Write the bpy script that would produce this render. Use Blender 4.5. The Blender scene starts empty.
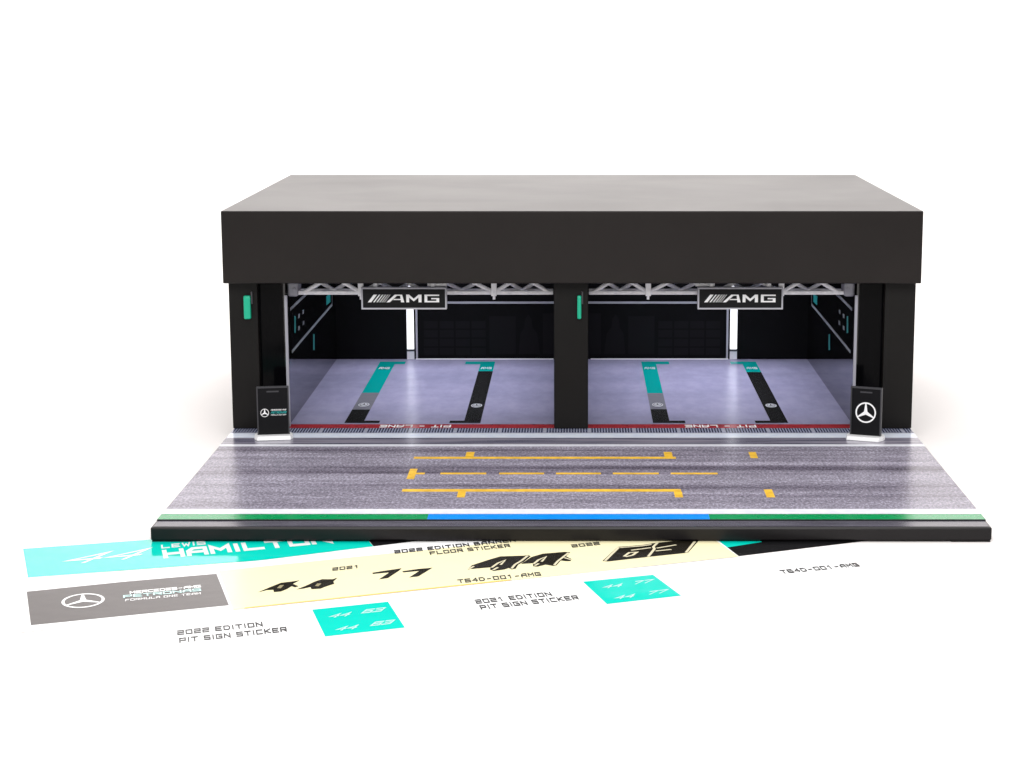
import bpy, bmesh, math, random
from mathutils import Vector, Matrix
from mathutils.geometry import tessellate_polygon

# ---------------------------------------------------------------- camera, light, exposure
scene = bpy.context.scene
scene.render.engine = 'CYCLES'
scene.render.resolution_x, scene.render.resolution_y = 1024, 768
scene.cycles.max_bounces = 10
vs = scene.view_settings
vs.view_transform = 'Standard'; vs.look = 'None'; vs.exposure = 0.0; vs.gamma = 1.0

cam_data = bpy.data.cameras.new('camera')
cam = bpy.data.objects.new('camera', cam_data)
scene.collection.objects.link(cam)
scene.camera = cam
cam.location = (0.0185, -7.108, 1.800)
cam.rotation_euler = (math.pi/2 - 0.1957, 0, 0)
cam_data.sensor_width = 36.0
cam_data.lens = 2053.1*36/1024
cam_data.shift_x = (512-576.4)/1024
cam_data.shift_y = (433.0-384)/1024
cam_data.clip_start = 0.05; cam_data.clip_end = 200

world = bpy.data.worlds.new('World'); scene.world = world
world.use_nodes = True
wn, wl = world.node_tree.nodes, world.node_tree.links
bg = wn['Background']
tc = wn.new('ShaderNodeTexCoord'); sep = wn.new('ShaderNodeSeparateXYZ')
wl.new(tc.outputs['Generated'], sep.inputs[0])
rampw = wn.new('ShaderNodeMapRange')          # white studio: brighter behind and above, dimmer on the camera's side
rampw.inputs['From Min'].default_value = -0.6; rampw.inputs['From Max'].default_value = 0.5
rampw.inputs['To Min'].default_value = 0.55; rampw.inputs['To Max'].default_value = 1.0
wl.new(sep.outputs['Y'], rampw.inputs['Value'])
wl.new(rampw.outputs[0], bg.inputs['Strength'])
bg.inputs['Color'].default_value = (1.0, 0.985, 0.975, 1)

def area(name, loc, target, size, energy, color=(1,1,1), size_y=None):
    l = bpy.data.lights.new(name, 'AREA'); l.energy = energy; l.color = color
    l.shape = 'RECTANGLE'; l.size = size; l.size_y = size_y or size
    o = bpy.data.objects.new(name, l); scene.collection.objects.link(o)
    o.location = loc
    o.rotation_euler = (Vector(target)-Vector(loc)).to_track_quat('-Z', 'Y').to_euler()
    return o
area('softbox', (0.0, -4.6, 4.4), (0, 0.6, 0), 5.0, 420, (1, .99, .98), 3.0)
area('top_light', (0, 2.6, 6.2), (0, 2.0, 0), 7.0, 150, (1, .99, .985), 3.5)
area('backdrop_light', (0, 5.0, 6.5), (0, 9.5, 2.5), 9, 420, (1, 1, 1), 2.0)

# ---------------------------------------------------------------- materials
def principled(name, col, rough=.5, spec=.5, metal=0, emit=None, estr=0):
    m = bpy.data.materials.new(name); m.use_nodes = True
    b = m.node_tree.nodes['Principled BSDF']
    b.inputs['Base Color'].default_value = (*col, 1)
    b.inputs['Roughness'].default_value = rough
    b.inputs['Specular IOR Level'].default_value = spec
    b.inputs['Metallic'].default_value = metal
    if emit:
        b.inputs['Emission Color'].default_value = (*emit, 1)
        b.inputs['Emission Strength'].default_value = estr
    return m
def noise(m, scale=(1,1,1), nscale=5, detail=3, rough=.5, distort=0, coord='Object'):
    n, l = m.node_tree.nodes, m.node_tree.links
    t = n.new('ShaderNodeTexCoord'); mp = n.new('ShaderNodeMapping'); mp.inputs['Scale'].default_value = scale
    nz = n.new('ShaderNodeTexNoise'); nz.inputs['Scale'].default_value = nscale
    nz.inputs['Detail'].default_value = detail; nz.inputs['Roughness'].default_value = rough; nz.inputs['Distortion'].default_value = distort
    l.new(t.outputs[coord], mp.inputs[0]); l.new(mp.outputs[0], nz.inputs['Vector'])
    return nz, mp
def ramp(m, src, stops):
    r = m.node_tree.nodes.new('ShaderNodeValToRGB')
    cr = r.color_ramp
    while len(cr.elements) < len(stops): cr.elements.new(.5)
    for e, (p, c) in zip(cr.elements, stops):
        e.position = p; e.color = (*c, 1) if len(c) == 3 else c
    m.node_tree.links.new(src, r.inputs[0]); return r
def mix(m, a, b, fac, mode='MIX'):
    x = m.node_tree.nodes.new('ShaderNodeMix'); x.data_type = 'RGBA'; x.blend_type = mode
    l = m.node_tree.links
    if isinstance(fac, (int, float)): x.inputs[0].default_value = fac
    else: l.new(fac, x.inputs[0])
    for s, v in ((6, a), (7, b)):
        if isinstance(v, tuple): x.inputs[s].default_value = (*v, 1)
        else: l.new(v, x.inputs[s])
    return x.outputs[2]
def bsdf(m): return m.node_tree.nodes['Principled BSDF']
def bump(m, src, strength, dist=.001):
    b = m.node_tree.nodes.new('ShaderNodeBump'); b.inputs['Strength'].default_value = strength; b.inputs['Distance'].default_value = dist
    m.node_tree.links.new(src, b.inputs['Height']); m.node_tree.links.new(b.outputs[0], bsdf(m).inputs['Normal'])

M = {}
# black laminated board: faint mottling, satin sheen, fine scuffs
def black_board(name, col, rough, spec, mott=.25):
    m = principled(name, col, rough, spec)
    nz, _ = noise(m, nscale=3.5, detail=5)
    r = ramp(m, nz.outputs['Fac'], [(.3, tuple(c*(1-mott) for c in col)), (.7, tuple(c*(1+mott) for c in col))])
    m.node_tree.links.new(r.outputs[0], bsdf(m).inputs['Base Color'])
    n2, _ = noise(m, nscale=1.6, detail=3, rough=.5, distort=.2)
    r2 = ramp(m, n2.outputs['Fac'], [(.3, (rough*.95,)*3), (.7, (min(1, rough*1.08),)*3)])
    m.node_tree.links.new(r2.outputs[0], bsdf(m).inputs['Roughness'])
    n3, _ = noise(m, nscale=160, detail=2)
    bump(m, n3.outputs['Fac'], .05, .0004)
    return m
M['roof'] = black_board('black_laminate', (.0078, .0062, .0058), .29, .24, .12)
bsdf(M['roof']).inputs['Specular Tint'].default_value = (1, .955, .94, 1)
M['pillar'] = black_board('black_pillar_laminate', (.0075, .0068, .0064), .42, .14, .15)
M['base'] = black_board('black_base_board', (.007, .006, .0066), .3, .22)
M['return_black'] = principled('return_black', (.0015, .0015, .002), .08, .05)
M['gloss_black'] = principled('gloss_black_panel', (.0022, .0022, .0026), .05, .5)
M['edge_grey'] = principled('edge_grey', (.30, .30, .34), .45, .4)
M['back_black'] = black_board('printed_black_back', (.0024, .0024, .0028), .5, .12)
M['back_print'] = principled('faint_print', (.0062, .0058, .0068), .5, .12)
M['sign_black'] = principled('sign_black', (.004, .004, .005), .4, .16)
M['dark_grey'] = principled('dark_grey_print', (.045, .045, .05), .45, .3)
M['grey_trim'] = principled('grey_trim', (.42, .42, .46), .45, .4)
M['thin_grey'] = principled('thin_grey_print', (.30, .33, .35), .4, .3)
M['silver'] = principled('silver_plastic', (.8, .8, .82), .35, .5, .0)
nz, _ = noise(M['silver'], nscale=40, detail=3)
r = ramp(M['silver'], nz.outputs['Fac'], [(.3, (.74, .74, .78)), (.7, (.93, .93, .95))])
M['silver'].node_tree.links.new(r.outputs[0], bsdf(M['silver']).inputs['Base Color'])
M['white'] = principled('white_print', (.86, .86, .86), .35, .4)
M['white_plastic'] = principled('white_plastic', (.85, .85, .86), .3, .5)
M['led'] = principled('light_strip', (.9, .9, .9), .4, .3, 0, (.97, .98, 1.0), .90)
M['ceiling_led'] = principled('ceiling_light_strip', (.9, .9, .9), .4, .3, 0, (.80, .83, 1.0), .35)
M['green_lamp'] = principled('green_indicator', (.0, .38, .22), .25, .4)
M['teal_side'] = principled('teal_wall_print', (.02, .30, .29), .4, .3)

# pit-lane print: grey tarmac with long dragged tyre marks
def tarmac(name, lo, hi, tint):
    m = principled(name, lo, .25, .2)
    l = m.node_tree.links
    n1, _ = noise(m, (1, .55, 1), 95, 4, .75)                       # aggregate
    n1s, _ = noise(m, (.35, 1, 1), 26, 4, .7)
    n2, mp2 = noise(m, (.3, 3.2, 1), 1.7, 5, .62, .25)             # dragged streaks
    mp2.inputs['Rotation'].default_value = (0, 0, math.radians(-2))
    n3, mp3 = noise(m, (.14, 7, 1), 1.25, 5, .55, .2)              # bolder tyre marks
    mp3.inputs['Rotation'].default_value = (0, 0, math.radians(3.2))
    c1 = ramp(m, n1.outputs['Fac'], [(.30, tuple(x*.62 for x in lo)), (.5, tuple((a+b)/2*1.04 for a, b in zip(lo, hi))), (.70, tuple(x*1.75 for x in hi))])
    cs = ramp(m, n1s.outputs['Fac'], [(.34, (.84, .83, .85)), (.62, (1.14, 1.13, 1.15))])
    c2 = ramp(m, n2.outputs['Fac'], [(.30, (.72, .69, .73)), (.5, (1.02, 1.0, 1.03)), (.68, (1.3, 1.27, 1.3))])
    c3 = ramp(m, n3.outputs['Fac'], [(.32, (.42, .39, .43)), (.42, (.80, .78, .81)), (.52, (1.03, 1.03, 1.04)), (.68, (1.18, 1.18, 1.19))])
    x = mix(m, c1.outputs[0], c2.outputs[0], 1.0, 'MULTIPLY')
    x = mix(m, x, cs.outputs[0], 1.0, 'MULTIPLY')
    x = mix(m, x, c3.outputs[0], 1.0, 'MULTIPLY')
    l.new(x, bsdf(m).inputs['Base Color'])
    return m
M['tarmac'] = tarmac('pit_lane_print', (.178, .170, .200), (.292, .280, .325), None)
M['kerb_grey'] = principled('slate_strip', (.16, .15, .2), .2, .5)
m = M['kerb_grey']; nz, _ = noise(m, (.6, 6, 1), 5, 5)
r = ramp(m, nz.outputs['Fac'], [(.35, (.07, .067, .088)), (.65, (.115, .108, .138))]); m.node_tree.links.new(r.outputs[0], bsdf(m).inputs['Base Color'])
M['dark_band'] = principled('dark_lane_band', (.1, .1, .15), .2, .5)
m = M['dark_band']; nz, _ = noise(m, (.5, 10, 1), 3, 5)
r = ramp(m, nz.outputs['Fac'], [(.35, (.07, .07, .12)), (.62, (.30, .28, .34))]); m.node_tree.links.new(r.outputs[0], bsdf(m).inputs['Base Color'])
M['pale_band'] = principled('pale_blue_band', (.62, .68, .85), .2, .5)
m = M['pale_band']; nz, _ = noise(m, (1, 3, 1), 25, 4)
r = ramp(m, nz.outputs['Fac'], [(.35, (.74, .80, .96)), (.65, (.88, .92, 1.0))]); m.node_tree.links.new(r.outputs[0], bsdf(m).inputs['Base Color'])
def flat(name, col, rough=.2, spec=.5, mott=.06):
    m = principled(name, col, rough, spec)
    nz, _ = noise(m, nscale=30, detail=4)
    r = ramp(m, nz.outputs['Fac'], [(.3, tuple(c*(1-mott) for c in col)), (.7, tuple(c*(1+mott) for c in col))])
    m.node_tree.links.new(r.outputs[0], bsdf(m).inputs['Base Color'])
    return m
M['kerb_white'] = flat('white_edge_line', (.82, .82, .90))
M['kerb_green'] = flat('green_edge_line', (.0, .29, .09))
M['kerb_blue'] = flat('blue_edge_line', (.0, .27, .88))
M['yellow_line'] = flat('yellow_lane_paint', (.84, .50, .045), .3, .4, .22)
M['red'] = flat('red_line', (.40, .035, .045), .22, .4, .15)
M['tick_dark'] = flat('navy_ticks', (.06, .075, .15), .25, .5, .2)
M['tick_pale'] = flat('pale_tick_ground', (.40, .41, .50), .25, .5, .1)

# garage floor: lavender printed concrete, soft bands across, satin varnish
m = principled('lavender_floor', (.3, .29, .47), .27, .42); M['floor'] = m
n1, _ = noise(m, (.25, 1.5, 1), 1.8, 3, .45)
n2, _ = noise(m, (1, 1, 1), 4, 4, .6)
n3, _ = noise(m, (1.5, .6, 1), 11, 3, .6)
c1 = ramp(m, n1.outputs['Fac'], [(.33, (.275, .272, .395)), (.47, (.31, .305, .440)), (.66, (.335, .328, .475))])
c2 = ramp(m, n2.outputs['Fac'], [(.35, (.96, .95, .96)), (.65, (1.05, 1.04, 1.04))])
c3 = ramp(m, n3.outputs['Fac'], [(.35, (.93, .93, .94)), (.65, (1.06, 1.06, 1.05))])
x = mix(m, c1.outputs[0], c2.outputs[0], 1.0, 'MULTIPLY'); x = mix(m, x, c3.outputs[0], 1.0, 'MULTIPLY')
m.node_tree.links.new(x, bsdf(m).inputs['Base Color'])
M['bay_teal'] = principled('bay_teal', (.0, .33, .30), .2, .4)
M['bay_grey'] = flat('bay_grey', (.19, .19, .22), .2, .4, .04)
M['bay_black'] = principled('bay_black', (.013, .013, .013), .22, .3)
M['badge'] = principled('badge_silver', (.55, .56, .6), .3, .4)

# paper and sticker film
def film(name, col, rough=.07, spec=.55, wav=.35):
    m = principled(name, col, rough, spec)
    nz, _ = noise(m, nscale=6, detail=2)
    bump(m, nz.outputs['Fac'], wav, .004)
    return m
M['paper'] = principled('white_paper', (.88, .88, .88), .45, .4)
nz, _ = noise(M['paper'], nscale=90, detail=3); bump(M['paper'], nz.outputs['Fac'], .06, .0006)
M['film_teal'] = film('teal_film', (.0, .67, .54))
M['film_dark'] = film('black_film', (.018, .010, .010), .08, .55)
M['film_black_card'] = film('black_card', (.010, .010, .011), .12, .35)
M['film_yellow'] = film('pale_yellow_film', (.92, .85, .54), .2, .2)
M['orange'] = principled('orange_film_edge', (.90, .55, .06), .4, .3)
M['ink'] = film('black_ink', (.012, .010, .006), .2, .2)
M['ink_cream'] = principled('cream_outline', (.72, .66, .46), .3, .4)
M['ink_tan'] = principled('tan_outline', (.30, .26, .14), .3, .3)
M['ink_text'] = principled('grey_ink', (.02, .02, .022), .35, .4)
M['white_film'] = film('white_film_ink', (.9, .9, .9), .12, .5)
M['pale_teal_ink'] = film('pale_teal_ink', (.55, .82, .80), .12, .5)

m = principled('white_sweep', (.90, .865, .85), .6, .2); M['sweep'] = m

# ---------------------------------------------------------------- helpers
C = scene.collection
def link(name, me, mat, parent=None):
    o = bpy.data.objects.new(name, me); C.objects.link(o)
    for mm in (mat if isinstance(mat, list) else [mat]): me.materials.append(mm)
    if parent: o.parent = parent
    return o
def obj(name, bm, mat, parent=None, smooth=False):
    bmesh.ops.recalc_face_normals(bm, faces=bm.faces)
    me = bpy.data.meshes.new(name); bm.to_mesh(me); bm.free()
    if smooth:
        for p in me.polygons: p.use_smooth = True
    return link(name, me, mat, parent)
def add_box(bm, x0, x1, y0, y1, z0, z1, bev=0, seg=2, mtx=None):
    r = bmesh.ops.create_cube(bm, size=1)
    vv = r['verts']
    for v in vv:
        v.co = Vector(((x0+x1)/2+v.co.x*(x1-x0), (y0+y1)/2+v.co.y*(y1-y0), (z0+z1)/2+v.co.z*(z1-z0)))
    if bev:
        ed = list({e for v in vv for e in v.link_edges})
        rr = bmesh.ops.bevel(bm, geom=ed, offset=bev, segments=seg, profile=.5, affect='EDGES')
        vv = [v for v in bm.verts if v in set(rr['verts'])] or vv
    if mtx is not None:
        for v in vv: v.co = mtx @ v.co
    return vv
def box(name, x0, x1, y0, y1, z0, z1, mat, parent=None, bev=0, seg=2):
    bm = bmesh.new(); add_box(bm, x0, x1, y0, y1, z0, z1, bev, seg)
    return obj(name, bm, mat, parent)
def quads(name, rects, z, mat, parent=None):
    """flat printed rectangles (x0,x1,y0,y1) lying at height z"""
    bm = bmesh.new()
    for x0, x1, y0, y1 in rects:
        bm.faces.new([bm.verts.new((a, b, z)) for a, b in ((x0, y0), (x1, y0), (x1, y1), (x0, y1))])
    return obj(name, bm, mat, parent)
def polys(name, pl, z, mat, parent=None, f=None):
    """flat printed polygons; f maps (a, b) to a 3-D point"""
    f = f or (lambda a, b: (a, b, z))
    bm = bmesh.new()
    for p in pl:
        vs_ = [bm.verts.new(f(a, b)) for a, b in p]
        for t in tessellate_polygon([[Vector((a, b, 0)) for a, b in p]]):
            try: bm.faces.new([vs_[i] for i in t])
            except ValueError: pass
    me = bpy.data.meshes.new(name); bm.to_mesh(me); bm.free()
    return link(name, me, mat, parent)
def each(name, pl, z, mat, parent, f=None):
    for p in pl: polys(name, [p], z, mat, parent, f)
def rect(x0, x1, y0, y1): return [(x0, y0), (x1, y0), (x1, y1), (x0, y1)]
def stroke(pts, w):
    """mitred strip along a polyline, returned as quads"""
    out = []; n = len(pts); L = []; R = []
    for i, p in enumerate(pts):
        p = Vector(p)
        d0 = (p-Vector(pts[i-1])).normalized() if i else None
        d1 = (Vector(pts[i+1])-p).normalized() if i < n-1 else None
        d = ((d0 or d1)+(d1 or d0))
        d = d.normalized() if d.length > 1e-6 else d1
        nn = Vector((-d.y, d.x)); k = 1
        if d0 is not None and d1 is not None:
            k = 1/max(.45, nn.dot(Vector((-d0.y, d0.x))))
        L.append(p+nn*w*k/2); R.append(p-nn*w*k/2)
    for i in range(n-1):
        out.append([tuple(L[i]), tuple(L[i+1]), tuple(R[i+1]), tuple(R[i])])
    return out
def add_rod(bm, a, b, r, n=8):
    a, b = Vector(a), Vector(b); d = b-a
    q = d.to_track_quat('Z', 'Y').to_matrix().to_4x4()
    bmesh.ops.create_cone(bm, cap_ends=True, segments=n, radius1=r, radius2=r, depth=d.length, matrix=Matrix.Translation((a+b)/2) @ q)
# squared wide capitals as pen strokes in a unit cell
GLYPH = {
 'A': [[(0,0),(0,.62),(.3,1),(1,1),(1,0)],[(0,.42),(1,.42)]], 'B': [[(0,0),(0,1),(.85,1),(.85,.52),(0,.52)],[(.85,.52),(1,.45),(1,0),(0,0)]],
 'C': [[(1,1),(0,1),(0,0),(1,0)]], 'D': [[(0,0),(0,1),(.75,1),(1,.75),(1,.25),(.75,0),(0,0)]], 'E': [[(1,1),(0,1),(0,0),(1,0)],[(0,.5),(.85,.5)]],
 'F': [[(1,1),(0,1),(0,0)],[(0,.5),(.85,.5)]], 'G': [[(1,1),(0,1),(0,0),(1,0),(1,.48),(.5,.48)]], 'H': [[(0,0),(0,1)],[(1,0),(1,1)],[(0,.5),(1,.5)]],
 'I': [[(.5,0),(.5,1)]], 'K': [[(0,0),(0,1)],[(.95,1),(.15,.5),(1,0)]], 'L': [[(0,1),(0,0),(1,0)]], 'M': [[(0,0),(0,1),(.5,.4),(1,1),(1,0)]],
 'N': [[(0,0),(0,1),(1,0),(1,1)]], 'O': [[(.5,0),(0,0),(0,1),(1,1),(1,0),(.5,0)]], 'P': [[(0,0),(0,1),(1,1),(1,.42),(0,.42)]],
 'R': [[(0,0),(0,1),(1,1),(1,.45),(0,.45)],[(.45,.45),(1,0)]], 'S': [[(1,1),(0,1),(0,.5),(1,.5),(1,0),(0,0)]], 'T': [[(0,1),(1,1)],[(.5,.9),(.5,0)]],
 'U': [[(0,1),(0,0),(1,0),(1,1)]], 'W': [[(0,1),(.22,0),(.5,.7),(.78,0),(1,1)]], '-': [[(.2,.45),(.8,.45)]], '&': [[(1,0),(.1,.75),(.4,1),(.7,.75),(0,.3),(.3,0),(1,.4)]],
 '0': [[(.5,0),(0,0),(0,1),(1,1),(1,0),(.5,0)]], '1': [[(.2,.85),(.55,1),(.55,0)]], '2': [[(0,1),(1,1),(1,.5),(0,.5),(0,0),(1,0)]],
 '3': [[(0,1),(1,1),(1,0),(0,0)],[(.25,.5),(.9,.5)]], '4': [[(.8,0),(.8,1),(0,.35),(1,.35)]], '6': [[(.95,1),(0,1),(0,0),(1,0),(1,.52),(.1,.52)]], '7': [[(0,1),(1,1),(.4,0)]],
}
def lettering(name, s, f, mat, parent, pen=.2, gap=.5):
    """a word drawn with a pen of width pen; f(u, v) maps the word's unit box (cap height 1) into the scene"""
    x = 0; P = []
    for ch in s:
        if ch == ' ': x += .8; continue
        w_ = .2 if ch == 'I' else 1
        for p in GLYPH[ch]:
            pts = [((a-.4 if ch == 'I' else a)+x, pen/2+v*(1-pen)) for a, v in p]
            a, b_ = Vector(pts[0]), Vector(pts[1]); shut = p[0] == p[-1]
            if not shut: pts[0] = tuple(a+(a-b_).normalized()*pen/2)
            a, b_ = Vector(pts[-1]), Vector(pts[-2])
            if not shut: pts[-1] = tuple(a+(a-b_).normalized()*pen/2)
            P.append(stroke(pts, pen))
        x += w_+gap
    tot = x-gap
    bm = bmesh.new(); k = 0
    for st_ in P:
        for q in st_:
            vv = [Vector(f(a/tot, v)) for a, v in q]
            nrm = (vv[1]-vv[0]).cross(vv[3]-vv[0])
            up = f.up*(k % 6)*.00005; k += 1
            bm.faces.new([bm.verts.new(v+up) for v in (vv if nrm.dot(f.up) > 0 else vv[::-1])])
    me = bpy.data.meshes.new(name); bm.to_mesh(me); bm.free()
    return link(name, me, mat, parent)
def affine(p0, p1, pt, z):
    p0, p1, pt = Vector(p0), Vector(p1), Vector(pt)
    def f(u, v):
        q = p0+(p1-p0)*u+(pt-p0)*v
        return (q.x, q.y, z)
    f.up = Vector((0, 0, 1))
    return f
def empty(name, loc, label, cat, group=None):
    o = bpy.data.objects.new(name, None); C.objects.link(o); o.location = loc
    o.empty_display_size = .05
    tag(o, label, cat, group); return o
def tag(o, label=None, cat=None, group=None, kind=None):
    if label: o['label'] = label
    if cat: o['category'] = cat
    if group: o['group'] = group
    if kind: o['kind'] = kind
    return o
def settle(root):
    """children were modelled in scene coordinates: keep them there under a root placed at the thing's base"""
    for c in list(C.objects):
        if c.parent is root: c.matrix_parent_inverse = root.matrix_basis.inverted()
def ring_pts(cx, cy, r, n, a0=0): return [(cx+r*math.cos(a0+2*math.pi*i/n), cy+r*math.sin(a0+2*math.pi*i/n)) for i in range(n)]
def star_polys(k=1.0):
    """three-pointed star in a ring, radius 1"""
    out = []
    n = 48
    for i in range(n):
        a, b = 2*math.pi*i/n, 2*math.pi*(i+1)/n
        out.append([(math.cos(a), math.sin(a)), (math.cos(b), math.sin(b)), (.86*math.cos(b), .86*math.sin(b)), (.86*math.cos(a), .86*math.sin(a))])
    star = []
    for i in range(3):
        a = math.pi/2+i*2*math.pi/3
        star.append((.865*math.cos(a+.06*k), .865*math.sin(a+.06*k)))
        star.append((.17*k*math.cos(a+math.pi/3), .17*k*math.sin(a+math.pi/3)))
        star.insert(len(star)-2, (.865*math.cos(a-.06*k), .865*math.sin(a-.06*k)))
    out.append(star)
    return out

# measured outlines of the printed numbers and wall prints (metres x 10)
SMALL44 = [[(-1.016, -0.671), (-0.987, -0.61), (-0.957, -0.553), (-0.924, -0.538), (-0.899, -0.523), (-0.916, -0.567), (-0.893, -0.596), (-0.903, -0.61), (-0.916, -0.596), (-0.927, -0.632), (-0.942, -0.66), (-0.964, -0.667), (-0.97, -0.639), (-0.99, -0.643)], [(-0.896, -0.636), (-0.871, -0.592), (-0.847, -0.538), (-0.827, -0.509), (-0.792, -0.509), (-0.778, -0.49), (-0.786, -0.538), (-0.779, -0.567), (-0.794, -0.586), (-0.807, -0.606), (-0.817, -0.625), (-0.846, -0.632), (-0.853, -0.606), (-0.874, -0.625)]]
SMALL44_INSETS = [[(-0.961, -0.62), (-0.956, -0.586), (-0.943, -0.582), (-0.948, -0.623)], [(-0.84, -0.595), (-0.836, -0.564), (-0.822, -0.564), (-0.828, -0.599)]]
N77 = [[(-0.668, -0.427), (-0.633, -0.403), (-0.574, -0.369), (-0.581, -0.403), (-0.609, -0.493), (-0.638, -0.512), (-0.611, -0.422), (-0.664, -0.442)], [(-0.569, -0.407), (-0.516, -0.377), (-0.469, -0.361), (-0.479, -0.387), (-0.509, -0.472), (-0.539, -0.487), (-0.512, -0.403), (-0.564, -0.422)]]
BIG44 = [[(-0.349, -0.383), (-0.338, -0.329), (-0.276, -0.246), (-0.244, -0.209), (-0.164, -0.2), (-0.148, -0.19), (-0.14, -0.209), (-0.162, -0.283), (-0.18, -0.32), (-0.187, -0.374), (-0.201, -0.383), (-0.211, -0.365), (-0.224, -0.383), (-0.26, -0.404), (-0.275, -0.383), (-0.272, -0.356), (-0.326, -0.374)], [(-0.171, -0.311), (-0.137, -0.218), (-0.098, -0.172), (-0.022, -0.147), (-0.003, -0.153), (-0.017, -0.209), (0.002, -0.246), (-0.002, -0.274), (-0.017, -0.274), (-0.035, -0.265), (-0.049, -0.329), (-0.06, -0.338), (-0.086, -0.32), (-0.114, -0.347), (-0.128, -0.343), (-0.131, -0.301)]]
BIG44_INSETS = [[(-0.345, -0.379), (-0.33, -0.343)], [(-0.269, -0.361), (-0.25, -0.301), (-0.226, -0.261), (-0.24, -0.325)], [(-0.263, -0.393), (-0.248, -0.358)], [(-0.201, -0.374), (-0.191, -0.32), (-0.172, -0.274), (-0.15, -0.2)], [(-0.128, -0.314), (-0.111, -0.256), (-0.086, -0.215), (-0.101, -0.283)], [(-0.123, -0.336), (-0.11, -0.307)], [(-0.057, -0.329), (-0.045, -0.274), (-0.009, -0.162)], [(-0.024, -0.228), (-0.0, -0.256)]]
N63 = [[(0.108, -0.271), (0.164, -0.077), (0.249, -0.052), (0.302, -0.019), (0.368, 0.007), (0.449, 0.033), (0.459, 0.024), (0.408, -0.159), (0.269, -0.216), (0.126, -0.279)]]
N63_INSETS = [[(0.117, -0.271), (0.168, -0.084)], [(0.183, -0.213), (0.203, -0.159), (0.23, -0.153), (0.214, -0.195), (0.189, -0.217)], [(0.21, -0.127), (0.281, -0.09)], [(0.267, -0.216), (0.293, -0.107), (0.29, -0.077), (0.307, -0.019)], [(0.301, -0.097), (0.372, -0.05)], [(0.296, -0.137), (0.352, -0.115)], [(0.17, -0.09), (0.249, -0.066), (0.285, -0.045)], [(0.401, -0.159), (0.441, -0.002)]]
TEAL44 = [[(-1.759, -0.279), (-1.72, -0.14), (-1.684, -0.135), (-1.691, -0.237), (-1.649, -0.272), (-1.642, -0.213), (-1.626, -0.121)], [(-1.636, -0.213), (-1.587, -0.128), (-1.561, -0.135), (-1.569, -0.213), (-1.493, -0.225), (-1.486, -0.14), (-1.472, -0.071)]]
WALLFRAME = [[(1.997, 0.558), (2.273, 0.557), (2.557, 0.555), (3.135, 0.536)], [(3.579, 0.434), (3.566, 0.37), (2.393, 0.366), (2.014, 0.363)]]
WALLDOTS = [(2.28, 0.489), (2.424, 0.488), (2.269, 0.435), (2.425, 0.436)]
WALLBARS = [[(2.147, 0.507), (2.132, 0.432)], [(2.795, 0.328), (2.78, 0.252)], [(3.322, 0.421), (3.495, 0.416)]]

# ---------------------------------------------------------------- setting: white sweep
GZ = -.0065
bm = bmesh.new()
prof = [(-9, 0), (5.0, 0)]
for i in range(1, 13):
    a = math.pi/2*i/12; prof.append((5.0+4.5*math.sin(a), 4.5-4.5*math.cos(a)))
prof.append((9.5, 9))
rows = [[bm.verts.new((x, y, z+GZ)) for y, z in prof] for x in (-14, 14)]
for i in range(len(prof)-1): bm.faces.new((rows[0][i], rows[0][i+1], rows[1][i+1], rows[1][i]))
tag(obj('backdrop', bm, M['sweep'], None, True), kind='structure')

# ---------------------------------------------------------------- the garage model
W = 1.5; ZB = .052; YP = 1.80; YB = 3.73; XC = -.005
g = empty('garage_model', (0, 0, GZ), 'wide black two-bay pit garage model with a printed pit lane board in front', 'model garage')
base = box('base_board', -W, W, 0, 3.90, -.001, .0475, M['base'], g, .006, 2)
for x in (-W+.004, W-.144):
    for y in (.004, 3.7): box('foot', x, x+.14, y, y+.12, GZ, -.0015, M['base'], base)
bm = bmesh.new(); add_box(bm, -W+.003, W-.003, .1, 3.88, .048, ZB, .0012, 1)
road = obj('pit_lane_board', bm, M['base'], g)
e = .0009
def RX(y0, y1, x0=-W+.004, x1=W-.004): return (x0, x1, y0, y1)
quads('tarmac_print', [(-W+.0055, W-.0055, .1025, 3.87)], ZB+.0004, M['tarmac'], road)
quads('slate_front_strip', [(-W+.008, W-.008, .012, .098)], .0485, M['kerb_grey'], g)
z1, z2, z3 = ZB+e, ZB+2*e, ZB+3*e
each('green_line', [rect(*RX(.103, .184, x1=-.521)), rect(*RX(.103, .184, x0=.501))], z1, M['kerb_green'], road)
quads('blue_line', [RX(.103, .184, x0=-.5205, x1=.5005)], z1, M['kerb_blue'], road)
each('white_line', [rect(*RX(.188, .266)), rect(*RX(1.414, 1.458))], z1, M['kerb_white'], road)
quads('dark_band', [RX(1.462, 1.598)], z1, M['dark_band'], road)
quads('pale_band', [RX(1.60, 1.70)], z1, M['pale_band'], road)
quads('tick_ground', [RX(1.702, 1.815)], z1, M['tick_pale'], road)
rects = []; k = 0; x = -1.49
while x < 1.488:
    if k % 16 != 15: rects.append((x, x+.0072, 1.712, 1.812))
    x += .0123; k += 1
quads('tick_marks', rects, z2, M['tick_dark'], road)
red = quads('red_line', [RX(1.817, 1.905)], z1, M['red'], road)
for x0, x1 in ((-.853, -.543), (.505, .815)):
    lettering('lettering', 'PIT - LANE', affine((x1, 1.888), (x0, 1.888), (x1, 1.828), z2), M['white'], red, .26, .45)
bl = []
for a, b in ((-.660, -.585),): bl.append((a+.04, b, .862, .892))
for a, b in ((440, 486), (499, 544), (556, 601), (613, 659), (671, 718)): bl.append(((a-571.5)*.00397-.001, (b-571.5)*.00397-.001, .862, .892))
bl += [(-.652, .429, 1.160, 1.200), (-.441, -.407, 1.2005, 1.298), (.383, .417, 1.2005, 1.298), (.737, .768, 1.175, 1.298)]
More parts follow.
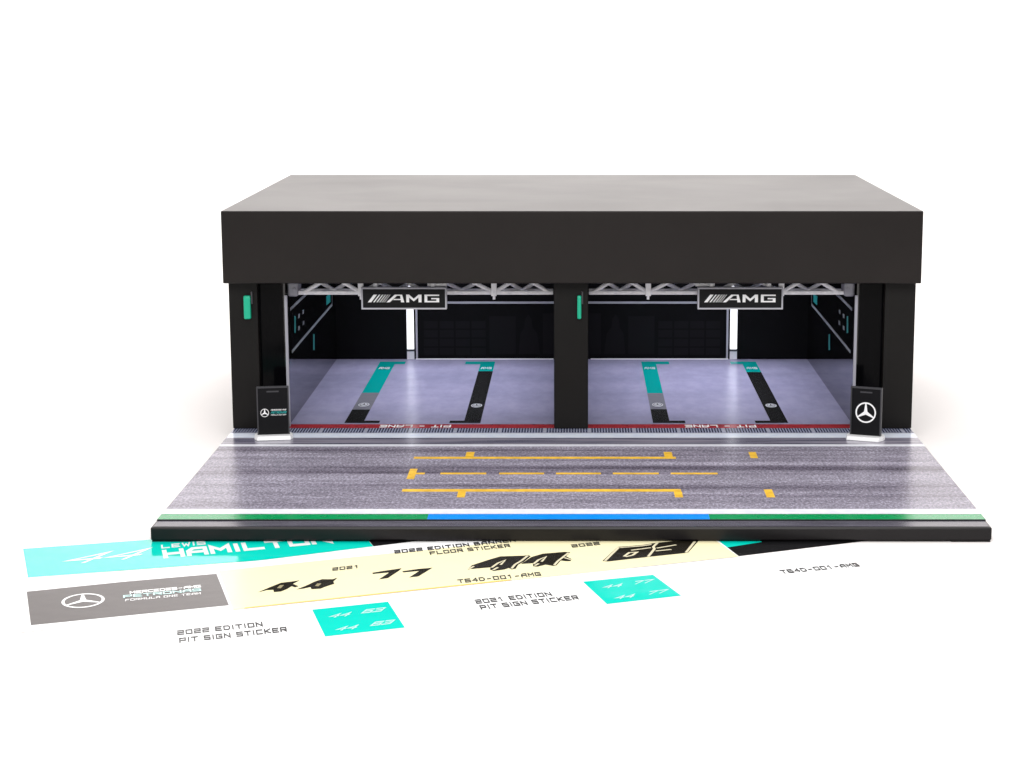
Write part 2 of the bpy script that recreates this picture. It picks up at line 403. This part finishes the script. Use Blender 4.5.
bl += [(-.650, -.620, .775, .965)]
bl += [(-.650, .420, .552, .596), (-.434, -.404, .455, .5515), (.391, .422, .455, .5515), (.738, .770, .455, .590)]
each('yellow_lane_marking', [rect(*r_) for r_ in bl], z1, M['yellow_line'], road)

# garage floor and its bay markings
fl = quads('garage_floor', [(-1.265, 1.255, 1.907, YB)], ZB+.0016, M['floor'], g)
zf = ZB+.0023
B = [  # bar x0,x1, teal end, grey end, arm x range, foot x range
    (-1.022, -.938, 2.70, 2.26, (-.938, -.885), (-.938, -.866)),
    (-.487, -.412, 3.34, None, (-.568, -.487), (-.552, -.487)),
    (.362, .438, 2.69, 2.27, (.438, .508), (.438, .508)),
    (.893, .969, 3.31, None, (.832, .893), (.822, .893))]
for x0, x1, ty, gy, arm, foot in B:
    quads('teal_bay_mark', [(x0, x1, ty, 3.645), (arm[0], arm[1], 3.56, 3.645)], zf, M['bay_teal'], fl)
    if gy: quads('grey_bay_mark', [(x0, x1, gy, ty-.001)], zf, M['bay_grey'], fl)
    quads('black_bay_mark', [(x0, x1, 1.93, (gy or ty)-.001), (foot[0], foot[1], 1.93, 1.985)], zf, M['bay_black'], fl)
    cx = (x0+x1)/2; cy = 2.38 if gy else 2.36
    polys('badge', [[(cx+(a-0)*.026, cy+b*.05) for a, b in ring_pts(0, 0, 1, 20)]], zf+.0006, M['badge'], fl)
    polys('badge_star', [[(cx+a*.020, cy+b*.038) for a, b in p] for p in star_polys()], zf+.0012, M['bay_black'], fl)
    lettering('lettering', 'AMG', affine((cx-.026, 3.40), (cx+.026, 3.40), (cx-.026, 3.46), zf+.0006), M['badge'], fl, .24)

# walls
ZR = .708
box('side_wall', -W+.002, -W+.035, YP+.02, 3.895, ZB+.0002, ZR-.001, M['pillar'], g, .002, 1)
box('side_wall', W-.035, W-.002, YP+.02, 3.895, ZB+.0002, ZR-.001, M['pillar'], g, .002, 1)
box('back_wall', -W+.037, W-.037, 3.78, 3.893, ZB+.0002, ZR-.001, M['pillar'], g)
box('pillar', -W+.0005, -1.375, YP, YP+.048, ZB+.003, ZR-.0005, M['pillar'], g, .003, 2)
box('pillar', 1.366, W-.0005, YP, YP+.048, ZB+.003, ZR-.0005, M['pillar'], g, .003, 2)
box('pillar', -.080, .070, YP, YP+.22, ZB+.003, ZR-.0005, M['pillar'], g, .003, 2)
for s in (-1, 1):      # glossy return panels between pillar and inner wall
    a, b = sorted((XC+s*1.266, XC+s*1.385)); box('return_panel', a, b, 1.850, 1.8585, ZB+.003, .69, M['return_black'], g)
divider = box('divider_panel', -.06, .05, YP+.222, YB-.002, ZB+.003, .80, M['back_black'], g)
for s in (-1, 1):
    xi = XC+s*1.256; a, b = sorted((xi, xi+s*.02))
    w = box('side_panel', a, b, 1.8595, YB, ZB+.003, .80, M['gloss_black'], g)
    a, b = sorted((xi-s*.009, xi+s*.003)); box('edge_strip', a, b, 1.846, 1.8585, ZB+.003, .64, M['edge_grey'], w)
    inx = xi-s*.0012
    def fy(y, z, inx=inx): return (inx, y, z)
    for p in WALLFRAME: polys('wall_frame_print', stroke(p, .014), 0, M['thin_grey'], w, fy)
    for p in WALLBARS: polys('wall_teal_bar', stroke(p, .045), 0, M['teal_side'], w, fy)
    each('wall_dot', [[(y+dy*.03, z+dz*.010) for dy, dz in ((-1, -.8), (.6, -1), (1, .8), (-.6, 1))] for y, z in WALLDOTS], 0, M['thin_grey'], w, fy)
# back panels with their printed fittings
for s in (-1, 1):
    def X(v, s=s): return XC+s*v
    def bx(name, a, b, y0, y1, z0, z1, mat, par, bev=0):
        a, b = sorted((X(a), X(b))); return box(name, a, b, y0, y1, z0, z1, mat, par, bev)
    bk = bx('back_panel', .06, 1.262, YB+.002, YB+.04, ZB+.003, .80, M['back_black'], g)
    bx('grey_frame_line', .823, .833, YB-.003, YB+.0015, ZB+.003, .352, M['grey_trim'], bk)
    bx('grey_frame_line', .066, .833, YB-.003, YB+.0015, .3525, .364, M['grey_trim'], bk)
    bx('white_floor_line', .10, .833, YB-.012, YB-.0035, ZB+.0015, ZB+.0065, M['white_plastic'], bk)
    lc = bx('light_strip', .842, .880, YB-.012, YB-.0015, .1085, .60, M['led'], g, .003)
    bx('strip_clip', .840, .882, YB-.014, YB-.0015, .099, .108, M['dark_grey'], lc)
    bx('strip_foot', .842, .880, YB-.012, YB-.0015, ZB+.003, .0985, M['white_plastic'], lc)
    def fb(a, b, X=X): return (X(a), YB+.0012, b)
    cab = []
    for i in range(4):
        for j in range(4):
            cab.append([(.46+i*.085, .075+j*.048), (.535+i*.085, .075+j*.048), (.535+i*.085, .115+j*.048), (.46+i*.085, .115+j*.048)])
    cab += [[(.09, .08), (.155, .08), (.155, .30), (.09, .30)], [(.30, .08), (.44, .08), (.44, .285), (.30, .285)]]
    each('cabinet_print', cab, 0, M['back_print'], bk, fb)
    fig = [(.17, .08), (.285, .08), (.275, .19), (.255, .225), (.25, .27), (.232, .295), (.215, .27), (.21, .225), (.185, .19)]
    polys('figure_print', [fig], 0, M['back_print'], bk, fb)
for x0, x1 in ((-1.24, -.07), (.06, 1.23)):
    box('ceiling_panel', x0, x1, 2.06, YB-.002, .8, .815, M['back_black'], g)
    box('ceiling_light', x0+.12, x1-.12, 2.25, 2.33, .785, .798, M['ceiling_led'], g)
    box('ceiling_light', x0+.12, x1-.12, 3.0, 3.08, .785, .798, M['ceiling_led'], g)
for cx in (-.655, .645):
    for cy, pw in ((2.25, 2.2), (2.8, 3.1), (3.35, 4.6)):
        o = area('bay_lamp', (cx, cy, .780), (cx, cy, 0), 1.0, pw, (.89, .90, 1.0), .10)
        o.data.spread = math.radians(115)
# roof: a shallow lid with a skirt all round
bm = bmesh.new()
x, y0, y1, zb, zt, t = 1.509, 1.720, 3.917, ZR, 1.021, .035
def loop(ix, z): return [bm.verts.new(p) for p in ((-x+ix, y0+ix, z), (x-ix, y0+ix, z), (x-ix, y1-ix, z), (-x+ix, y1-ix, z))]
lo_o, hi_o, lo_i, hi_i = loop(0, zb), loop(0, zt), loop(t, zb), loop(t, zt-.05)
for i in range(4):
    j = (i+1) % 4
    bm.faces.new((lo_o[i], lo_o[j], hi_o[j], hi_o[i])); bm.faces.new((lo_i[i], hi_i[i], hi_i[j], lo_i[j])); bm.faces.new((lo_o[i], lo_i[i], lo_i[j], lo_o[j]))
bm.faces.new(hi_o); bm.faces.new(hi_i)
bmesh.ops.bevel(bm, geom=[e_ for e_ in bm.edges if all(v in hi_o+lo_o for v in e_.verts)], offset=.005, segments=3, profile=.6, affect='EDGES')
roof = obj('roof', bm, M['roof'], g)

# green signal lamps on two pillars
for cx, wd in ((-1.417, .030), (.031, .018)):
    bm = bmesh.new(); add_box(bm, cx-wd/2, cx+wd/2, YP-.028, YP-.0005, .545, .648, .006, 3)
    s_ = obj('signal_lamp', bm, M['green_lamp'], g)
    box('lamp_bracket', cx+wd/2+.001, cx+wd/2+.008, YP-.016, YP-.0005, .61, .665, M['dark_grey'], s_, .001, 1)
settle(g)

# ---------------------------------------------------------------- trusses
def a_side(x): return x < -1
def make_truss(x0, x1, nodes, label):
    t_ = empty('lighting_truss', ((x0+x1)/2, 1.97, .636), label, 'truss', 'silver trusses across the garage bays')
    ya, yb, zb, zt = 1.900, 1.975, .646, .722
    for y in (ya, yb):
        for z in (zb, zt):
            bm = bmesh.new(); add_box(bm, x0, x1, y-.009, y+.009, z-.0085, z+.0085, .003, 2)
            obj('chord', bm, M['silver'], t_)
    bm = bmesh.new()
    for y in (ya-.0005, yb+.0005):
        for a, b in zip(nodes[:-1], nodes[1:]):
            mid = (a+b)/2
            e0, e1 = (zb, zt) if y < 1.93 else (zt, zb)
            add_rod(bm, (a, y, e0), (mid, y, e1), .009); add_rod(bm, (mid, y, e1), (b, y, e0), .009)
    for a, b in zip(nodes[:-1], nodes[1:]):
        add_rod(bm, (a, ya, zb), ((a+b)/2, yb, zb), .005); add_rod(bm, ((a+b)/2, yb, zb), (b, ya, zb), .005)
    obj('lattice_brace', bm, M['silver'], t_, False)
    for a in nodes[1::2]:
        bm = bmesh.new()
        add_box(bm, a-.012, a+.012, ya-.0185, ya+.014, zb-.014, zt+.004, .003, 2)
        add_rod(bm, (a, ya-.002, zb-.03), (a, ya-.002, zb-.012), .006)
        obj('node_post', bm, M['silver'], t_)
    for a, s in ((x0, 1), (x1, -1)):
        bm = bmesh.new(); add_box(bm, min(a, a+s*.048), max(a, a+s*.048), ya-.022, yb+.022, zb-.016, zb+.05, .012, 3)
        bmesh.ops.create_cone(bm, cap_ends=True, segments=12, radius1=.008, radius2=.006, depth=.006, matrix=Matrix.Translation((a+s*.032, ya-.024, zb+.018)) @ Matrix.Rotation(math.pi/2, 4, 'X'))
        if (a < -1 or a > 1): obj('end_bracket', bm, M['edge_grey'], t_)
        else: bm.free()
    a = nodes[2]+(.045 if a_side(x0) else -.045)
    bm = bmesh.new(); add_box(bm, a-.043, a+.043, ya-.014, ya-.0095, .675, .722, .002, 1); bp = obj('bracket_plate', bm, M['silver'], t_)
    for k in (-1, 0, 1):
        bm = bmesh.new(); bmesh.ops.create_cone(bm, cap_ends=True, segments=12, radius1=.0068, radius2=.0068, depth=.003, matrix=Matrix.Translation((a+k*.025, ya-.0142, .694)) @ Matrix.Rotation(math.pi/2, 4, 'X'))
        obj('bolt_hole', bm, M['dark_grey'], bp)
    settle(t_)
nl = [-1.185, -.932, -.68, -.345, -.10]
make_truss(-1.255, -.083, [-1.185, -.932, -.64, -.345, -.10], 'silver lattice truss across the left garage bay, under the roof front')
make_truss(.073, 1.245, [.09, .335, .63, .922, 1.175], 'silver lattice truss across the right garage bay, under the roof front')

# ---------------------------------------------------------------- hanging name boards with the slanted-bar wordmark
def wordmark(f0, u0, u1):
    """///// AMG as slanted bars and wide squared letters in a 0..8.1 x 0..1 field"""
    P = []; sh = .62
    def par(x, w): P.append([(x, 0), (x+w, 0), (x+w+sh, 1), (x+sh, 1)])
    for x, w in ((-.05, .36), (.50, .15), (.84, .12), (1.14, .09), (1.40, .07), (1.63, .05)): par(x, w)
    # A
    P += [[(1.86, 0), (2.22, 0), (2.98, .86), (3.30, .86), (3.50, 1), (2.74, 1)], [(3.30, .8595), (3.38, 0), (3.72, 0), (3.5, 1)], [(2.55, .30), (3.355, .30), (3.34, .44), (2.68, .44)]]
    # M
    P += [[(3.92, 0), (4.22, 0), (4.22, 1), (3.92, 1)], [(4.221, .62), (4.70, .12), (4.70, .47), (4.221, 1)], [(4.701, .12), (5.18, .62), (5.18, 1), (4.701, .47)], [(5.181, 0), (5.50, 0), (5.50, 1), (5.181, 1)]]
    # G
    P += [[(5.80, 0), (6.10, 0), (6.10, 1), (5.80, 1)], [(6.101, .82), (7.32, .82), (7.32, 1), (6.101, 1)], [(6.101, 0), (7.32, 0), (7.32, .18), (6.101, .18)], [(7.02, .181), (7.32, .181), (7.32, .56), (7.02, .56)], [(6.5, .40), (7.019, .40), (7.019, .56), (6.5, .56)]]
    return [[((a/7.32)*(u1-u0)+u0, b) for a, b in p] for p in P]
def hang_sign(x0, x1, label):
    s_ = empty('hanging_sign', ((x0+x1)/2, 1.835, .575), label, 'sign', 'black wordmark boards hanging from the trusses')
    y0 = 1.862; zl, zh = .578, .672
    box('sign_board', x0, x1, y0, y0+.035, zl, zh, M['sign_black'], s_, .002, 1)
    fr = .0055; bm = bmesh.new()
    for a in ((x0-.001, x1+.001, zl-.001, zl+fr), (x0-.001, x1+.001, zh-fr, zh+.001), (x0-.001, x0+fr, zl+fr+.0002, zh-fr-.0002), (x1-fr, x1+.001, zl+fr+.0002, zh-fr-.0002)):
        add_box(bm, a[0], a[1], y0-.003, y0+.036, a[2], a[3])
    obj('sign_frame', bm, M['grey_trim'], s_)
    wd = x1-x0
    polys('wordmark', wordmark(None, x0+wd*.078, x1-wd*.085), 0, M['white'], s_, lambda a, b: (a, y0-.0012, zl+.030+b*.034))
    bm = bmesh.new()
    for a in (x0+.06, x1-.06): add_box(bm, a-.009, a+.009, y0+.012, y0+.048, zh+.0015, zh+.03, .002, 1)
    obj('hanger', bm, M['silver'], s_)
    settle(s_)
hang_sign(-.926, -.553, 'black board with slanted bars and white letters hanging in the left bay')
hang_sign(.553, .926, 'black board with slanted bars and white letters hanging in the right bay')

# ---------------------------------------------------------------- pit signs standing on the lane
def pit_sign(cx, cy, w, rz, kind, label):
    s_ = empty('pit_sign', (cx, cy, ZB+.0022), label, 'sign', 'black pit signs standing at the garage entrance')
    s_.rotation_euler = (0, 0, rz)
    bm = bmesh.new(); h = w/2
    # flat foot with cut corners
    vb = [bm.verts.new((p[0]*(h+.016), p[1]*.052, 0)) for p in ((1, -.35), (1, .35), (.86, 1), (-.86, 1), (-1, .35), (-1, -.35), (-.86, -1), (.86, -1))]
    f_ = bm.faces.new(vb); r_ = bmesh.ops.extrude_face_region(bm, geom=[f_])
    top = [v for v in r_['geom'] if isinstance(v, bmesh.types.BMVert)]
    for v in top: v.co.z += .016; v.co.x *= .97; v.co.y *= .9
    obj('sign_foot', bm, M['white_plastic'], s_)
    box('sign_panel', -h, h, -.007, .007, .0165, .222, M['sign_black'], s_, .0015, 1)
    bm = bmesh.new()
    for a in ((-h-.002, -h+.0035, .0165, .226), (h-.0035, h+.002, .0165, .226), (-h+.0037, h-.0037, .2195, .226)): add_box(bm, a[0], a[1], -.0095, .0085, a[2], a[3])
    obj('panel_frame', bm, M['dark_grey'] if kind else M['dark_grey'], s_)
    box('panel_slot', -.026, .026, -.0082, -.0072, .201, .2075, M['dark_grey'], s_)
    F = lambda a, b: (a, -.0084, b)
    if kind:
        polys('star_emblem', [[(a*.045, .116+b*.045) for a, b in p] for p in star_polys(1.15)], 0, M['white'], s_, F)
    else:
        polys('star_emblem', [[(-.036+a*.018, .112+b*.018) for a, b in p] for p in star_polys(1.3)], 0, M['white'], s_, F)
        def L(x0, x1, z0, z1):
            f = lambda u, v: (x0+(x1-x0)*u+(z1-z0)*v*.4, -.0084, z0+(z1-z0)*v)
            f.up = Vector((0, -1, 0)); return f
        lettering('lettering', 'MERCEDES AMG', L(-.010, .054, .121, .127), M['white'], s_, .24)
        lettering('lettering', 'PETRONAS', L(-.010, .054, .1075, .1175), M['teal_side'], s_, .26)
        lettering('lettering', 'FORMULA ONE TEAM', L(-.010, .054, .0995, .1045), M['white'], s_, .22)
pit_sign(-1.289, 1.592, .134, math.radians(9), 0, 'black standing pit sign with small star and team name, by the left pillar')
pit_sign(1.265, 1.572, .132, math.radians(-22), 1, 'black standing pit sign with one large star, by the right pillar')

# ---------------------------------------------------------------- sheets of stickers
def rnd_quad(c, inset=0): return c
def sheet(name, corners, ztop, mat, parent=None, th=.0003, nx=24, ny=6):
    """thin sheet on four ground corners (BL, BR, TR, TL), slightly cockled"""
    bm = bmesh.new(); bl_, br, tr, tl = [Vector(c) for c in corners]
    vv = []
    for j in range(ny+1):
        row = []
        for i in range(nx+1):
            u, v = i/nx, j/ny
            p = (bl_*(1-u)+br*u)*(1-v)+(tl*(1-u)+tr*u)*v
            row.append(bm.verts.new((p.x, p.y, ztop)))
        vv.append(row)
    fs = [bm.faces.new((vv[j][i], vv[j][i+1], vv[j+1][i+1], vv[j+1][i])) for j in range(ny) for i in range(nx)]
    r_ = bmesh.ops.extrude_face_region(bm, geom=fs)
    for v in r_['geom']:
        if isinstance(v, bmesh.types.BMVert): v.co.z -= th
    return obj(name, bm, mat, parent)
def sticker(name, corners, z, mat, parent): return polys(name, [corners], z, mat, parent)
grp = 'sticker sheets lying in front of the garage model'

# pit-sign sticker sheet, lowest and nearest
s1 = empty('sticker_sheet', (-.3, -.9, GZ), 'white sheet nearest the camera with two small teal stickers', 'sticker sheet', grp)
sheet('paper_backing', [(-1.35, -1.52), (1.05, -.60), (.90, -.12), (-1.50, -.95)], GZ+.0006, M['paper'], s1)
z0 = GZ+.0006
for cs, yr in (([(-.739, -1.156), (-.506, -1.062), (-.584, -.773), (-.815, -.865)], ('44', '63')), ([(.116, -.802), (.357, -.703), (.275, -.445), (.04, -.533)], ('44', '77'))):
    st = sticker('teal_number_sticker', cs, z0+.0006, M['film_teal'], s1)
    bl_, br, tr, tl = [Vector(c) for c in cs]
    for i, (u, v) in enumerate(((.14, .62), (.58, .66), (.14, .14), (.60, .18))):
        p = (bl_*(1-u)+br*u)*(1-v)+(tl*(1-u)+tr*u)*v
        lettering('lettering', yr[i % 2], affine(p, p+(br-bl_)*.24, p+(tl-bl_)*.13+(br-bl_)*.10, z0+.0011), M['pale_teal_ink'], st, .2, .3)
def words(s, a, b, t, par, z, mat='ink_text', pen=.25, gap=.5):
    return lettering('lettering', s, affine(a, b, t, z), M[mat], par, pen, gap)
words('2022 EDITION', (-1.185, -1.143), (-.944, -1.050), (-1.196, -1.092), s1, z0+.0006)
words('PIT SIGN STICKER', (-1.164, -1.222), (-.862, -1.105), (-1.175, -1.170), s1, z0+.0006)
words('2021 EDITION', (-.297, -.800), (-.060, -.706), (-.308, -.750), s1, z0+.0006)
words('PIT SIGN STICKER', (-.279, -.866), (.027, -.748), (-.290, -.815), s1, z0+.0006)
words('T64D-001-AMG', (.713, -.434), (.984, -.336), (.706, -.385), s1, z0+.0006)
settle(s1)

# teal banner sheet
s2 = empty('banner_sheet', (-1.2, -.1, GZ), 'long teal and black banner sheet with white lettering tucked under the base', 'sticker sheet', grp)
zt = GZ+.0006
TB = lambda x: -.257+(x+1.075)*(.30 if x < -1.075 else .52)
sheet('paper_backing', [(-1.825, -.50), (-.30, .07), (-.45, .42), (-1.945, -.085)], zt, M['paper'], s2)
tb = sticker('teal_banner_sticker', [(-1.812, -.480), (-1.075, -.257), (-.70, TB(-.70)), (-.80, .26), (-1.93, -.096)], zt+.0005, M['film_teal'], s2)
sticker('black_banner_sticker', [(-.699, TB(-.699)), (-.32, TB(-.32)), (-.42, .40), (-.799, .261)], zt+.0005, M['film_black_card'], s2)
words('44', (-1.755, -.324), (-1.525, -.240), (-1.695, -.165), tb, zt+.001, 'white_film', .13, .25)
words('HAMILTON', (-1.400, -.230), (-.855, -.015), (-1.430, -.115), tb, zt+.001, 'white_film', .27, .38)
words('LEWIS', (-1.440, -.095), (-1.300, -.038), (-1.452, -.042), tb, zt+.001, 'white_film', .24)
settle(s2)

# black card with a teal corner
s3 = empty('black_card', (.78, .02, GZ), 'black sticker card with a thin teal corner under the right of the base', 'card', grp)
zc = GZ+.0014
sheet('card_board', [(.50, -.236), (1.10, .038), (.98, .34), (.30, .12)], zc, M['film_black_card'], s3)
sticker('teal_corner', [(.46, -.135), (.553, -.080), (.68, -.002), (.64, .10), (.45, .05)], zc+.0005, M['film_teal'], s3)
settle(s3)

# number sheet
s4 = empty('number_sheet', (-.6, -.5, GZ), 'long pale yellow sheet of black race numbers with a grey star banner', 'sticker sheet', grp)
zn = GZ+.0020
sheet('paper_backing', [(-1.672, -1.118), (.583, -.208), (.425, .410), (-1.850, -.610)], zn, M['paper'], s4)
st = polys('grey_banner_sticker', [[(-1.656, -1.041), (-1.085, -.819), (-1.190, -.438), (-1.47, -.535), (-1.769, -.660)]], zn+.0005, M['film_dark'], s4)
yf = polys('yellow_number_film', [[(-1.063, -.871), (.580, -.2075), (.440, .285), (-1.187, -.400)]], zn+.0005, M['film_yellow'], s4)
polys('orange_film_edge', [[(-1.03, -.8575), (-.20, -.5225), (-.20, -.511), (-1.03, -.849)]], zn+.0011, M['orange'], s4)
c = Vector((-1.560, -.768)); ux = Vector((.064, .022)); uy = Vector((-.021, .082))
polys('star_emblem', [[tuple(c+ux*a+uy*b) for a, b in p] for p in star_polys(1.0)], zn+.0011, M['white_film'], st)
words('MERCEDES-AMG', (-1.425, -.690), (-1.212, -.612), (-1.433, -.658), st, zn+.0011, 'white_film', .27, .38)
words('PETRONAS', (-1.435, -.738), (-1.205, -.654), (-1.443, -.705), st, zn+.0011, 'pale_teal_ink', .24, .38)
words('FORMULA ONE TEAM', (-1.422, -.776), (-1.198, -.694), (-1.427, -.752), st, zn+.0011, 'white_film', .22)
zi = zn+.0011
each('small_digit', SMALL44, zi, M['ink'], yf); each('digit_highlight', SMALL44_INSETS, zi+.0005, M['ink_tan'], yf)  # tan insets are the holes of the fours
each('small_digit', N77, zi, M['ink'], yf)
each('large_digit', BIG44, zi, M['ink'], yf); [polys('digit_highlight', stroke(p, .0085), zi+.0005, M['ink_cream'], yf) for p in BIG44_INSETS]  # cream outline strokes printed inside the black digits
polys('large_number', N63, zi, M['ink'], yf); [polys('digit_highlight', stroke(p, .0095), zi+.0005, M['ink_cream'], yf) for p in N63_INSETS]
words('2022 EDITION BANNER &', (-.612, -.172), (-.160, .012), (-.620, -.122), s4, zi, 'ink_text')
words('FLOOR STICKER', (-.487, -.190), (-.215, -.082), (-.495, -.142), s4, zi, 'ink_text')
words('2021', (-.803, -.402), (-.719, -.366), (-.808, -.360), yf, zi, 'ink_text')
words('2022', (.007, -.088), (.102, -.048), (.000, -.044), yf, zi, 'ink_text')
words('T64D-001-AMG', (-.369, -.560), (-.100, -.464), (-.376, -.512), yf, zi, 'ink_text')
settle(s4)
